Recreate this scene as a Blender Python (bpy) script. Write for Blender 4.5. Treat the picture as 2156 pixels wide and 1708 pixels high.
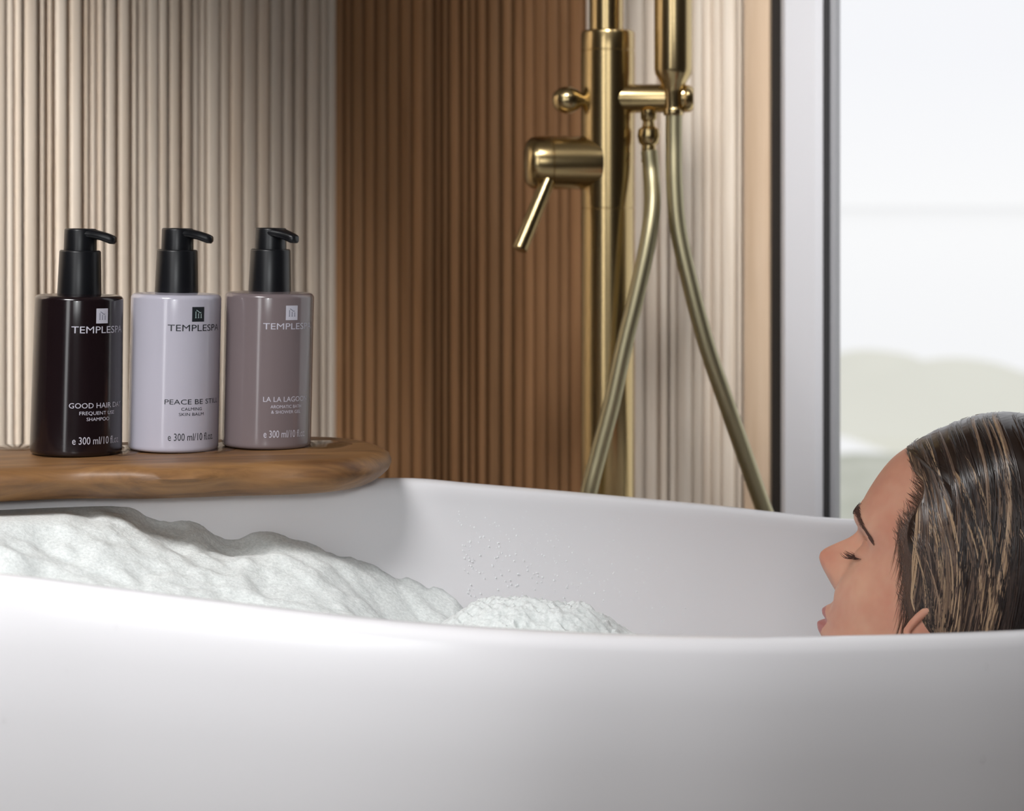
import bpy, bmesh, math, random
import numpy as np
from mathutils import Vector, Matrix, noise

random.seed(7); rng = np.random.default_rng(7)
SC = bpy.context.scene
COL = SC.collection
for _o in list(bpy.data.objects): bpy.data.objects.remove(_o)

# ------------------------------------------------------------------ camera
F, HY, CX = 4700.0, 430.0, 1078.0        # focal length in px, horizon row, centre column
ZC = 0.85                                # eye height
cam = bpy.data.cameras.new('camera'); cam_o = bpy.data.objects.new('camera', cam); COL.objects.link(cam_o)
cam_o.location = (0, 0, ZC); cam_o.rotation_euler = (math.pi/2, 0, 0)
cam.sensor_width = 36; cam.lens = F/2156*36
cam.shift_y = -(854-HY)/2156
cam.dof.use_dof = True; cam.dof.focus_distance = 1.66; cam.dof.aperture_fstop = 7.2
cam.clip_end = 60000
SC.camera = cam_o

# ------------------------------------------------------------------ view
SC.view_settings.view_transform = 'Standard'; SC.view_settings.look = 'None'
SC.view_settings.exposure = 0.0; SC.view_settings.gamma = 1.0
SC.view_settings.use_curve_mapping = False
SC.cycles.max_bounces = 10; SC.cycles.diffuse_bounces = 4; SC.cycles.caustics_reflective = False
SC.cycles.caustics_refractive = False; SC.cycles.sample_clamp_indirect = 4.0

# ------------------------------------------------------------------ sky
W = bpy.data.worlds.new('sky'); SC.world = W; W.use_nodes = True
wn, wl = W.node_tree.nodes, W.node_tree.links
wn.clear()
tc = wn.new('ShaderNodeTexCoord'); sx = wn.new('ShaderNodeSeparateXYZ'); rp = wn.new('ShaderNodeValToRGB')
bgn = wn.new('ShaderNodeBackground'); wo = wn.new('ShaderNodeOutputWorld')
mr = wn.new('ShaderNodeMapRange'); mr.inputs['From Min'].default_value = -0.1; mr.inputs['From Max'].default_value = 0.2
wl.new(tc.outputs['Generated'], sx.inputs[0]); wl.new(sx.outputs['Z'], mr.inputs['Value'])
wl.new(mr.outputs[0], rp.inputs[0]); wl.new(rp.outputs[0], bgn.inputs[0]); wl.new(bgn.outputs[0], wo.inputs[0])
e = rp.color_ramp.elements
e[0].position = 0.10; e[0].color = (0.97, 0.965, 0.90, 1)
e[1].position = 0.55; e[1].color = (0.93, 0.94, 0.97, 1)
_e = e.new(0.30); _e.color = (0.97, 0.975, 0.98, 1)
bgn.inputs[1].default_value = 1.0

# ------------------------------------------------------------------ added lights, no fittings seen
def area(name, loc, target, sx_, sy_, power, col=(1, 1, 1), spread=180):
    l = bpy.data.lights.new(name, 'AREA'); l.shape = 'RECTANGLE'; l.size = sx_; l.size_y = sy_
    l.energy = power; l.color = col; l.spread = math.radians(spread)
    o = bpy.data.objects.new(name, l); COL.objects.link(o); o.location = loc
    o.rotation_euler = (Vector(target)-Vector(loc)).to_track_quat('-Z', 'Y').to_euler()
    return o
def spot(name, loc, target, power, angle, blend, radius, col=(1, 1, 1)):
    l = bpy.data.lights.new(name, 'SPOT'); l.energy = power; l.color = col
    l.spot_size = math.radians(angle); l.spot_blend = blend; l.shadow_soft_size = radius
    o = bpy.data.objects.new(name, l); COL.objects.link(o); o.location = loc
    o.rotation_euler = (Vector(target)-Vector(loc)).to_track_quat('-Z', 'Y').to_euler()
    return o
area('fill_strip_left', (-1.27, -1.45, 1.30), (0.0, 1.6, 0.8), 0.46, 2.0, 5.6, (0.98, 0.99, 1.0), 120)  # added tall panel, no window here; draws the bright stripe on the brass
area('key_fill_overhead', (-0.85, 0.20, 2.42), (-0.32, 1.38, 0.6), 0.8, 0.6, 6.5, (1.0, 0.99, 0.99), 46)  # added key light for tub and foam, narrow so the walls stay dark
spot('fill_spot_front', (-0.05, -1.20, 1.18), (-0.20, 1.70, 0.560), 60, 14, 1.0, 0.10, (0.96, 0.99, 1.0))  # added low spot, lifts the inner tub wall under the board
area('front_fill', (0.0, -1.40, 1.30), (-0.1, 1.5, 0.5), 1.0, 0.8, 1.3, (0.97, 0.99, 1.0), 70)
spot('wall_fill_left', (-1.15, 1.00, 2.00), (-0.92, 2.04, 1.10), 330, 38, 1.0, 0.08, (1.0, 0.965, 0.93))  # added spot, makes the left wall fade towards the corner
spot('wall_fill_right', (0.026, 0.60, 2.40), (0.36, 2.28, 1.06), 240, 26, 1.0, 0.20, (1.0, 0.97, 0.94))  # added spot for the cream wall, placed to hide the mixer's shadow
spot('wall_fill_far_right', (0.85, 1.05, 2.00), (0.42, 2.24, 1.0), 70, 24, 1.0, 0.12, (1.0, 0.97, 0.94))  # added second spot from the right, softens the mixer's shadows

# ------------------------------------------------------------------ helpers
def at(px, py, d): return Vector(((px-CX)/F*d, d, ZC-(py-HY)/F*d))
def lin(r, g, b): return tuple(((c/255)/12.92 if c/255 <= 0.04045 else ((c/255+0.055)/1.055)**2.4) for c in (r, g, b))+(1,)
def inp(n, names):
    for k in names:
        if k in n.inputs: return n.inputs[k]
def mat(name, col, rough=0.5, metal=0.0, spec=0.5, coat=0.0, sss=0.0, trans=0.0, ior=None):
    m = bpy.data.materials.new(name); m.use_nodes = True
    p = m.node_tree.nodes['Principled BSDF']
    p.inputs['Base Color'].default_value = col; p.inputs['Roughness'].default_value = rough
    p.inputs['Metallic'].default_value = metal; p.inputs['Specular IOR Level'].default_value = spec
    p.inputs['Coat Weight'].default_value = coat; p.inputs['Coat Roughness'].default_value = 0.08
    p.inputs['Transmission Weight'].default_value = trans
    if ior: p.inputs['IOR'].default_value = ior
    if sss:
        p.inputs['Subsurface Weight'].default_value = sss
        p.inputs['Subsurface Radius'].default_value = (1.0, 0.35, 0.2); p.inputs['Subsurface Scale'].default_value = 0.006
    return m
def nodes(m): return m.node_tree.nodes, m.node_tree.links, m.node_tree.nodes['Principled BSDF']
def noise_mix(m, c0, c1, scale=(1, 1, 1), ns=5.0, detail=4, rough=0.6, lo=0.35, hi=0.65, coord='Object', bump=0.0, dist=0.0):
    n, l, p = nodes(m)
    t = n.new('ShaderNodeTexCoord'); mp = n.new('ShaderNodeMapping'); mp.inputs['Scale'].default_value = scale
    nz = n.new('ShaderNodeTexNoise'); nz.inputs['Scale'].default_value = ns; nz.inputs['Detail'].default_value = detail
    nz.inputs['Roughness'].default_value = rough; nz.inputs['Distortion'].default_value = dist
    r = n.new('ShaderNodeValToRGB'); r.color_ramp.elements[0].position = lo; r.color_ramp.elements[1].position = hi
    r.color_ramp.elements[0].color = c0; r.color_ramp.elements[1].color = c1
    l.new(t.outputs[coord], mp.inputs[0]); l.new(mp.outputs[0], nz.inputs['Vector']); l.new(nz.outputs['Fac'], r.inputs[0])
    l.new(r.outputs[0], p.inputs['Base Color'])
    if bump:
        b = n.new('ShaderNodeBump'); b.inputs['Strength'].default_value = 1.0; b.inputs['Distance'].default_value = bump
        l.new(nz.outputs['Fac'], b.inputs['Height']); l.new(b.outputs[0], p.inputs['Normal'])
    return nz, r
def attr_mul(m, name, source=None):
    """multiply the base colour by a per-piece attribute (each slat or strand has its own tone)"""
    n, l, p = nodes(m)
    a = n.new('ShaderNodeAttribute'); a.attribute_name = name
    mx = n.new('ShaderNodeMix'); mx.data_type = 'RGBA'; mx.blend_type = 'MULTIPLY'; mx.inputs[0].default_value = 1.0
    if source: l.new(source, mx.inputs[6])
    else: mx.inputs[6].default_value = p.inputs['Base Color'].default_value
    l.new(a.outputs['Color'], mx.inputs[7]); l.new(mx.outputs[2], p.inputs['Base Color'])

def link(name, verts, faces, m=None, parent=None, smooth=True, sharp=None, loc=None, tones=None, mats=None, midx=None):
    me = bpy.data.meshes.new(name); me.from_pydata([tuple(v) for v in verts], [], faces); me.update()
    if smooth:
        me.polygons.foreach_set('use_smooth', [True]*len(me.polygons))
        if sharp: me.set_sharp_from_angle(angle=math.radians(sharp))
    if tones is not None:                               # one tone per face
        ca = me.color_attributes.new('tone', 'FLOAT_COLOR', 'CORNER')
        buf = []
        for p in me.polygons:
            t = tones[p.index]; t = t if hasattr(t, '__len__') else (t, t, t)
            buf += [t[0], t[1], t[2], 1.0]*p.loop_total
        ca.data.foreach_set('color', buf)
    if mats:
        for q in mats: me.materials.append(q)
        me.polygons.foreach_set('material_index', midx)
    elif m: me.materials.append(m)
    o = bpy.data.objects.new(name, me); COL.objects.link(o)
    if parent: o.parent = parent
    if loc is not None: o.location = loc
    return o
def empty(name, loc, label, cat, group=None, rot=(0, 0, 0)):
    o = bpy.data.objects.new(name, None); COL.objects.link(o); o.location = loc; o.rotation_euler = rot
    o.empty_display_size = 0.02
    return tag(o, label, cat, group)
def tag(o, label, cat, group=None, kind=None):
    o['label'] = label; o['category'] = cat
    if group: o['group'] = group
    if kind: o['kind'] = kind
    return o
def structure(o, label=None, cat=None):
    o['kind'] = 'structure'
    if label: o['label'] = label
    if cat: o['category'] = cat
    return o

class MB:
    def __init__(s): s.v = []; s.f = []; s.t = []
    def add(s, v, f, tone=1.0):
        b = len(s.v); s.v += [tuple(q) for q in v]; s.f += [tuple(i+b for i in q) for q in f]; s.t += [tone]*len(f)
    def rings(s, rings, closed=True, cap0=True, cap1=True, tone=1.0):
        n = len(rings[0]); v = [p for r in rings for p in r]; f = []
        for i in range(len(rings)-1):
            for j in range(n if closed else n-1):
                k = (j+1) % n
                f.append((i*n+j, i*n+k, (i+1)*n+k, (i+1)*n+j))
        if cap0: f.append(tuple(range(n-1, -1, -1)))
        if cap1: f.append(tuple((len(rings)-1)*n+j for j in range(n)))
        s.add(v, f, tone)
    def lathe(s, prof, seg=48, M=None):
        R = [[Vector((r*math.cos(2*math.pi*j/seg), r*math.sin(2*math.pi*j/seg), z)) for j in range(seg)] for r, z in prof]
        if M: R = [[M @ p for p in r] for r in R]
        s.rings(R, True, prof[0][0] > 1e-6, prof[-1][0] > 1e-6)
    def tube(s, pts, rad, seg=12, tone=1.0, flat=1.0):
        pts = [Vector(p) for p in pts]; n = len(pts)
        if not hasattr(rad, '__len__'): rad = [rad]*n
        T = [(pts[min(i+1, n-1)]-pts[max(i-1, 0)]).normalized() for i in range(n)]
        up = Vector((0, 0, 1)) if abs(T[0].z) < 0.9 else Vector((0, 1, 0))
        N = T[0].cross(up).normalized(); R = []
        for i in range(n):
            N = (N-T[i]*N.dot(T[i])).normalized(); B = T[i].cross(N)
            R.append([pts[i]+(N*math.cos(a)+B*math.sin(a)*flat)*rad[i] for a in [2*math.pi*j/seg for j in range(seg)]])
        s.rings(R, True, True, True, tone)
    def box(s, lo, hi, M=None, tone=1.0):
        v = [Vector((x, y, z)) for x in (lo[0], hi[0]) for y in (lo[1], hi[1]) for z in (lo[2], hi[2])]
        if M: v = [M @ p for p in v]
        s.add(v, [(0, 1, 3, 2), (4, 6, 7, 5), (0, 4, 5, 1), (2, 3, 7, 6), (0, 2, 6, 4), (1, 5, 7, 3)], tone)
    def build(s, name, m=None, parent=None, smooth=True, sharp=40, loc=None, tones=False, mats=None, midx=None):
        return link(name, s.v, s.f, m, parent, smooth, sharp, loc, s.t if tones else None, mats, midx)
def align(a, b):
    """matrix whose +Z runs from a towards b"""
    a, b = Vector(a), Vector(b)
    return Matrix.Translation(a) @ (b-a).to_track_quat('Z', 'Y').to_matrix().to_4x4()
def catmull(P, n, closed=True):
    P = [np.array(p, float) for p in P]; out = []; m = len(P)
    segs = m if closed else m-1
    for i in range(segs):
        if closed: p0, p1, p2, p3 = P[i-1], P[i], P[(i+1) % m], P[(i+2) % m]
        else: p0, p1, p2, p3 = P[max(i-1, 0)], P[i], P[i+1], P[min(i+2, m-1)]
        # centripetal, avoids loops when points are unevenly spaced
        t0 = 0; t1 = t0+max(np.linalg.norm(p1-p0), 1e-6)**.5; t2 = t1+max(np.linalg.norm(p2-p1), 1e-6)**.5; t3 = t2+max(np.linalg.norm(p3-p2), 1e-6)**.5
        if not closed and i == 0: p0 = p1-(p2-p1); t1 = np.linalg.norm(p1-p0)**.5; t2 = t1+np.linalg.norm(p2-p1)**.5; t3 = t2+max(np.linalg.norm(p3-p2), 1e-6)**.5
        if not closed and i == m-2: p3 = p2+(p2-p1); t3 = t2+np.linalg.norm(p3-p2)**.5
        for k in range(n):
            t = t1+(t2-t1)*k/n
            A1 = (t1-t)/(t1-t0)*p0+(t-t0)/(t1-t0)*p1; A2 = (t2-t)/(t2-t1)*p1+(t-t1)/(t2-t1)*p2; A3 = (t3-t)/(t3-t2)*p2+(t-t2)/(t3-t2)*p3
            B1 = (t2-t)/(t2-t0)*A1+(t-t0)/(t2-t0)*A2; B2 = (t3-t)/(t3-t1)*A2+(t-t1)/(t3-t1)*A3
            out.append((t2-t)/(t2-t1)*B1+(t-t1)/(t2-t1)*B2)
    if not closed: out.append(P[-1])
    return np.array(out)
def pchip(xs, ys):
    xs = np.array(xs, float); ys = np.array(ys, float)
    if xs[0] > xs[-1]: xs, ys = xs[::-1], ys[::-1]
    h = np.diff(xs); dl = np.diff(ys)/h; d = np.zeros_like(ys)
    for i in range(1, len(xs)-1):
        if dl[i-1]*dl[i] > 0:
            w1, w2 = 2*h[i]+h[i-1], h[i]+2*h[i-1]; d[i] = (w1+w2)/(w1/dl[i-1]+w2/dl[i])
    d[0], d[-1] = dl[0], dl[-1]
    def f(x):
        x = np.clip(np.asarray(x, float), xs[0], xs[-1]); i = np.clip(np.searchsorted(xs, x)-1, 0, len(h)-1)
        t = (x-xs[i])/h[i]
        return (2*t**3-3*t**2+1)*ys[i]+(t**3-2*t**2+t)*h[i]*d[i]+(-2*t**3+3*t**2)*ys[i+1]+(t**3-t**2)*h[i]*d[i+1]
    return f

# ------------------------------------------------------------------ materials
M_tub = mat('white_acrylic', lin(232, 231, 234), rough=0.22, spec=0.4, coat=0.25)
M_pale = mat('pale_ash', lin(226, 212, 196), rough=0.6, spec=0.25)
nz, r = noise_mix(M_pale, lin(214, 198, 180), lin(232, 220, 206), scale=(30, 30, 1.2), ns=3, lo=0.3, hi=0.7); attr_mul(M_pale, 'tone', r.outputs[0])
M_brown = mat('stained_oak', lin(140, 103, 70), rough=0.6, spec=0.25)
nz, r = noise_mix(M_brown, lin(128, 92, 60), lin(150, 112, 78), scale=(30, 30, 1.2), ns=3, lo=0.3, hi=0.7); attr_mul(M_brown, 'tone', r.outputs[0])
M_black_trim = mat('black_trim', lin(28, 22, 18), rough=0.55)
M_alu = mat('window_aluminium', lin(205, 206, 212), rough=0.4, spec=0.5)
M_alu_dark = mat('window_bead', lin(150, 151, 156), rough=0.45)
M_gasket = mat('window_gasket', lin(40, 40, 42), rough=0.6)
M_plaster = mat('plaster', lin(205, 200, 194), rough=0.8, spec=0.2)
M_floor = mat('floor_tile', lin(120, 108, 96), rough=0.5); noise_mix(M_floor, lin(110, 100, 90), lin(135, 122, 108), ns=8)
M_brass = mat('brushed_brass', lin(190, 167, 122), rough=0.235, metal=1.0)
M_brass2 = mat('satin_brass', lin(196, 174, 130), rough=0.24, metal=1.0)
M_hose = mat('brass_hose', lin(172, 164, 134), rough=0.42, metal=1.0)
M_black = mat('black_plastic', lin(17, 18, 22), rough=0.34, spec=0.45)
M_text_l = mat('pale_print', lin(196, 194, 206), rough=0.5)
M_text_d = mat('dark_print', lin(22, 28, 34), rough=0.5)
def clear_mat(name, ior, tint=1.0):
    m = bpy.data.materials.new(name); m.use_nodes = True
    n, l = m.node_tree.nodes, m.node_tree.links; n.clear()
    o = n.new('ShaderNodeOutputMaterial'); x = n.new('ShaderNodeMixShader'); t = n.new('ShaderNodeBsdfTransparent'); g = n.new('ShaderNodeBsdfGlossy'); f = n.new('ShaderNodeFresnel')
    g.inputs['Roughness'].default_value = 0.03; f.inputs[0].default_value = ior; t.inputs[0].default_value = (tint, tint, tint, 1)
    b = n.new('ShaderNodeNewGeometry'); q = n.new('ShaderNodeMath'); q.operation = 'SUBTRACT'; q.inputs[0].default_value = 1.0; w = n.new('ShaderNodeMath'); w.operation = 'MULTIPLY'
    l.new(b.outputs['Backfacing'], q.inputs[1]); l.new(f.outputs[0], w.inputs[0]); l.new(q.outputs[0], w.inputs[1])
    l.new(w.outputs[0], x.inputs[0]); l.new(t.outputs[0], x.inputs[1]); l.new(g.outputs[0], x.inputs[2]); l.new(x.outputs[0], o.inputs[0])
    return m
M_water = clear_mat('clear_water', 1.33, 0.99)
M_bath = mat('milky_bath_water', lin(205, 212, 212), rough=0.08, spec=0.5)
M_foam = mat('foam', lin(236, 240, 239), rough=0.9, spec=0.1, sss=0.6)
M_foam.node_tree.nodes['Principled BSDF'].inputs['Subsurface Scale'].default_value = 0.012
M_foam.node_tree.nodes['Principled BSDF'].inputs['Subsurface Radius'].default_value = (1, 1, 1)
noise_mix(M_foam, lin(206, 211, 210), lin(232, 236, 235), ns=420, detail=3, lo=0.3, hi=0.7, bump=0.0006)

# ------------------------------------------------------------------ room shell
CORNER = Vector((-0.2, 2.545))
DL = Vector((-1, -0.70)).normalized(); DR = Vector((1, -0.466)).normalized()
NL = Vector((-DL.y, DL.x)); NL = NL if NL.y < 0 else -NL
NR = Vector((-DR.y, DR.x)); NR = NR if NR.y < 0 else -NR
def t_of(px, D):
    k = (px-CX)/F
    return (k*CORNER.y-CORNER.x)/(D.x-k*D.y)
CEIL = 2.5
def fluted(name, D, N, edges, m, z0=0.0, z1=CEIL, back=0.05):
    """edges: list of (t0, t1, tone, groove) - upright slats with rounded fronts and grooves between them"""
    mb = MB()
    for (t0, t1, tone, g) in edges:
        w = t1-t0-g; q = []
        hgt = min(0.0045, w*0.22); dg = -0.010 if g > 0.0045 else -0.0035
        q.append((t0, dg)); q.append((t0+g/2, dg))
        for k in range(9):
            a = math.pi*(k/8); x = t0+g/2+w/2-math.cos(a)*w/2
            q.append((x, -0.004+hgt*math.sin(a)**0.45+0.004))
        q.append((t1-g/2, dg)); q.append((t1, dg))
        v = []; f = []
        for (t, dd) in q:
            p = CORNER+D*t+N*dd
            v += [(p.x, p.y, z0), (p.x, p.y, z1)]
        for k in range(len(q)-1): f.append((2*k, 2*k+2, 2*k+3, 2*k+1))
        mb.add(v, f, tone)
    ts, te = edges[0][0], edges[-1][1]
    a = CORNER+D*ts-N*0.010; b = CORNER+D*te-N*0.010; c = b-N*back; d = a-N*back
    mb.add([(a.x, a.y, z0), (b.x, b.y, z0), (c.x, c.y, z0), (d.x, d.y, z0), (a.x, a.y, z1), (b.x, b.y, z1), (c.x, c.y, z1), (d.x, d.y, z1)],
           [(0, 1, 2, 3), (4, 7, 6, 5), (1, 5, 6, 2), (2, 6, 7, 3), (3, 7, 4, 0)], 0.8)
    return mb.build(name, m, tones=True, sharp=50)
def edges_from_px(pxs, D, strong, tones=(0.86, 1.06), gw=0.003):
    out = []; pr = sorted([t_of(p, D) for p in pxs])
    st = [t_of(p, D) for p in strong]
    for i in range(len(pr)-1):
        g = gw
        if any(abs(pr[i]-s) < 1e-6 or abs(pr[i+1]-s) < 1e-6 for s in st): g = gw*1.9
        tn = random.uniform(*tones); w = random.uniform(-0.025, 0.025)
        out.append((pr[i], pr[i+1], (tn*(1+w), tn, tn*(1-w)), g))
    return out
def fill(out, t_end, wmin=0.011, wmax=0.02):
    t = out[-1][1]
    while t < t_end:
        w = random.uniform(wmin, wmax); tn = random.uniform(0.86, 1.06)
        out.append((t, t+w, (tn, tn, tn), 0.003)); t += w
    return out
left_px = [13, 30, 48, 82, 98, 114, 144, 175, 190, 204, 220, 247, 276, 292, 309, 334, 354, 382, 406, 420, 434, 463, 484, 511, 541, 568, 595, 618, 645, 675, 690, 709.9]
le = fill(edges_from_px(left_px, DL, [82, 114, 175, 247, 276, 382, 645]), 2.3)
structure(fluted('wall_left', DL, NL, le, M_pale), 'pale beige fluted timber wall behind the three bottles', 'wall')
brown_px = [700, 726, 742, 768, 792, 817, 843, 869, 893, 916, 930, 945, 972, 988, 1004, 1027, 1056, 1082, 1104, 1127, 1153, 1179, 1200, 1233]
be = edges_from_px(brown_px, DR, [916, 945, 972, 1004, 1056], tones=(0.9, 1.08))
structure(fluted('wall_back', DR, NR, be, M_brown), 'brown fluted timber wall section left of the brass shower', 'wall')
pale_px = [1233, 1262, 1290, 1322, 1356, 1387, 1408, 1425, 1459, 1480, 1499, 1520, 1549, 1564, 1627]
pe = edges_from_px(pale_px, DR, [1387, 1564], tones=(0.92, 1.05), gw=0.0026)
pe[-1] = (pe[-1][0], pe[-1][1], (0.80, 0.70, 0.60), 0.004)
structure(fluted('wall_right', DR, NR, pe, M_pale), 'cream fluted timber wall section between shower pole and window', 'wall')

def wall_box(name, D, N, t0, t1, z0, z1, d0, d1, m, parent=None, bev=0.0):
    mb = MB(); P = lambda t, d, z: (CORNER.x+D.x*t+N.x*d, CORNER.y+D.y*t+N.y*d, z)
    v = [P(t, d, z) for t in (t0, t1) for d in (d0, d1) for z in (z0, z1)]
    mb.add(v, [(0, 1, 3, 2), (4, 6, 7, 5), (0, 4, 5, 1), (2, 3, 7, 6), (0, 2, 6, 4), (1, 5, 7, 3)])
    return mb.build(name, m, parent, smooth=False)
def rect_ring(mb, D, N, t0, t1, z0, z1, w, d0, d1):
    P = lambda t, d, z: (CORNER.x+D.x*t+N.x*d, CORNER.y+D.y*t+N.y*d, z)
    o = [(t0, z0), (t1, z0), (t1, z1), (t0, z1)]; i = [(t0+w, z0+w), (t1-w, z0+w), (t1-w, z1-w), (t0+w, z1-w)]
    bv = min(0.006, w*0.2)
    o2 = [(t0+bv, z0+bv), (t1-bv, z0+bv), (t1-bv, z1-bv), (t0+bv, z1-bv)]; i2 = [(t0+w-bv, z0+w-bv), (t1-w+bv, z0+w-bv), (t1-w+bv, z1-w+bv), (t0+w-bv, z1-w+bv)]
    loops = [(o, d0), (o, d1-bv), (o2, d1), (i2, d1), (i, d1-bv), (i, d0)]
    v = [P(t, d, z) for lp, d in loops for t, z in lp]; f = []
    for a in range(6):
        b = (a+1) % 6
        for k in range(4): f.append((a*4+k, a*4+(k+1) % 4, b*4+(k+1) % 4, b*4+k))
    mb.add(v, f)
tb = t_of(1627, DR); tw0 = t_of(1651, DR); tw1 = tw0+1.15
structure(wall_box('trim_1', DR, NR, tb, tw0, 0, CEIL, -0.06, 0.004, M_black_trim), 'narrow black upright strip between cream wall and window', 'trim')
ZW0, ZW1 = 0.12, 2.35
win = MB(); wf = t_of(1738, DR)-tw0; rect_ring(win, DR, NR, tw0, tw1, ZW0, ZW1, wf, -0.03, 0.016)
win_o = win.build('window_1', M_alu, smooth=False); structure(win_o, 'tall window in a pale grey metal frame, misty hills outside', 'window')
wg = t_of(1750, DR)-tw0; wb = t_of(1762, DR)-tw0
g_ = MB(); rect_ring(g_, DR, NR, tw0+wf, tw1-wf, ZW0+wf, ZW1-wf, wg-wf, -0.012, 0.009); g_.build('gasket', M_gasket, win_o, smooth=False)['label'] = 'dark rubber gasket'
b_ = MB(); rect_ring(b_, DR, NR, tw0+wg, tw1-wg, ZW0+wg, ZW1-wg, wb-wg, -0.012, 0.006); b_.build('glazing_bead', M_alu_dark, win_o, smooth=False)
M_glass = clear_mat('window_glass', 1.2)
wall_box('pane', DR, NR, tw0+wb-0.003, tw1-wb+0.003, ZW0+wb-0.003, ZW1-wb+0.003, -0.010, -0.004, M_glass, win_o)
RX = 2.3
t_end = (RX-CORNER.x)/DR.x
rest = MB()
def rb(t0, t1, z0, z1):
    P = lambda t, d, z: (CORNER.x+DR.x*t+NR.x*d, CORNER.y+DR.y*t+NR.y*d, z)
    v = [P(t, d, z) for t in (t0, t1) for d in (-0.06, 0.0) for z in (z0, z1)]
    rest.add(v, [(0, 1, 3, 2), (4, 6, 7, 5), (0, 4, 5, 1), (2, 3, 7, 6), (0, 2, 6, 4), (1, 5, 7, 3)])
rb(tw0, tw1, 0, ZW0); rb(tw0, tw1, ZW1, CEIL); rb(tw1, t_end, 0, CEIL)
structure(rest.build('wall_window', M_plaster, smooth=False))
pl = CORNER+DL*le[-1][1]; pr_ = CORNER+DR*t_end
FY = -1.6
def slab(name, pts, z0, z1, m):
    n = len(pts); v = [(x, y, z0) for x, y in pts]+[(x, y, z1) for x, y in pts]
    f = [tuple(range(n-1, -1, -1)), tuple(range(n, 2*n))]+[(i, (i+1) % n, n+(i+1) % n, n+i) for i in range(n)]
    return structure(link(name, v, f, m, smooth=False))
q = CORNER-(NL+NR).normalized()*0.12
poly = [(pl.x-0.05, FY-0.05), (RX+0.05, FY-0.05), (pr_.x+0.05, pr_.y+0.05), (q.x, q.y), (pl.x-0.05, pl.y+0.05)]
slab('floor', poly, -0.05, 0.0, M_floor); slab('ceiling', poly, CEIL, CEIL+0.05, M_plaster)
M_dim = mat('taupe_plaster', lin(120, 108, 96), rough=0.8, spec=0.2)
slab('wall_front', [(pl.x-0.05, FY-0.05), (RX+0.05, FY-0.05), (RX+0.05, FY), (pl.x-0.05, FY)], 0, CEIL, M_dim)
slab('wall_side', [(pl.x-0.05, FY), (pl.x, FY), (pl.x, pl.y), (pl.x-0.05, pl.y)], 0, CEIL, M_dim)
slab('wall_far_right', [(RX, FY), (RX+0.05, FY), (RX+0.05, pr_.y), (RX, pr_.y)], 0, CEIL, M_dim)

# ------------------------------------------------------------------ outside the window
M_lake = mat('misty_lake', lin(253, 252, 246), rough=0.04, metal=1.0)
M_hill = mat('haze_painted_hill', lin(232, 231, 218), rough=1.0, spec=0.0)  # distance haze is painted in as a pale base colour
M_bank = mat('haze_painted_bank', lin(214, 214, 202), rough=1.0, spec=0.0); noise_mix(M_bank, lin(188, 190, 176), lin(210, 210, 198), ns=0.15)  # shore colours paled too, haze painted in with no mist volume
LZ = -30.0
structure(link('lake', [(-300, 20, LZ), (30000, 20, LZ), (30000, 30000, LZ), (-300, 30000, LZ)], [(0, 1, 2, 3)], M_lake, smooth=False), 'pale misty lake far below the window', 'lake')
def ridge(name, prof, D, depth, m, label, jag=0.0, cat='hill'):
    """a real ridge: crest heights along X at distance D, sloping down on both sides"""
    xs = np.linspace((prof[0][0]-CX)/F*D, (prof[-1][0]-CX)/F*D, 140)
    f = pchip([(p[0]-CX)/F*D for p in prof], [ZC-(p[1]-HY)/F*D for p in prof])
    rows = []
    for k in range(-8, 9):
        s = k/8; row = []
        for x in xs:
            u = (x-xs[0])/(xs[-1]-xs[0]); crest = (float(f(x))-LZ)*min(1, math.sin(math.pi*u)*6)**0.7
            y = D+s*depth
            h = crest*max(0.0, (1-abs(s)**1.6))
            h += noise.noise(Vector((x*0.12, y*0.12, 3)))*jag*(1-abs(s)) if k else noise.noise(Vector((x*0.5, 1, 1)))*jag
            row.append((x, y, LZ-0.6+h))
        rows.append(row)
    mb = MB(); mb.rings(rows, closed=False, cap0=False, cap1=False)
    o = mb.build(name, m); o['kind'] = 'structure'; o['label'] = label; o['category'] = cat
    return o
ridge('hill', [(1200, 850), (1600, 800), (1700, 770), (1830, 730), (1900, 737), (1960, 760), (2020, 800), (2120, 860)], 380, 45, M_hill, 'faint rounded hill at the left of the window view')
ridge('hill', [(1300, 880), (1700, 835), (1880, 775), (1950, 752), (2020, 745), (2080, 752), (2156, 775), (2400, 850), (2900, 880), (3600, 895)], 330, 40, M_hill, 'faint long hill at the right of the window view')
ridge('lake_shore', [(-2500, 990), (-600, 970), (1300, 960), (1600, 955), (1790, 952), (1850, 945), (1950, 950), (2050, 955), (2300, 965), (3200, 960), (4600, 975), (6500, 990)], 150, 60, M_bank, 'grey green near shore low in the window view', jag=0.25, cat='shore')

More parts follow.
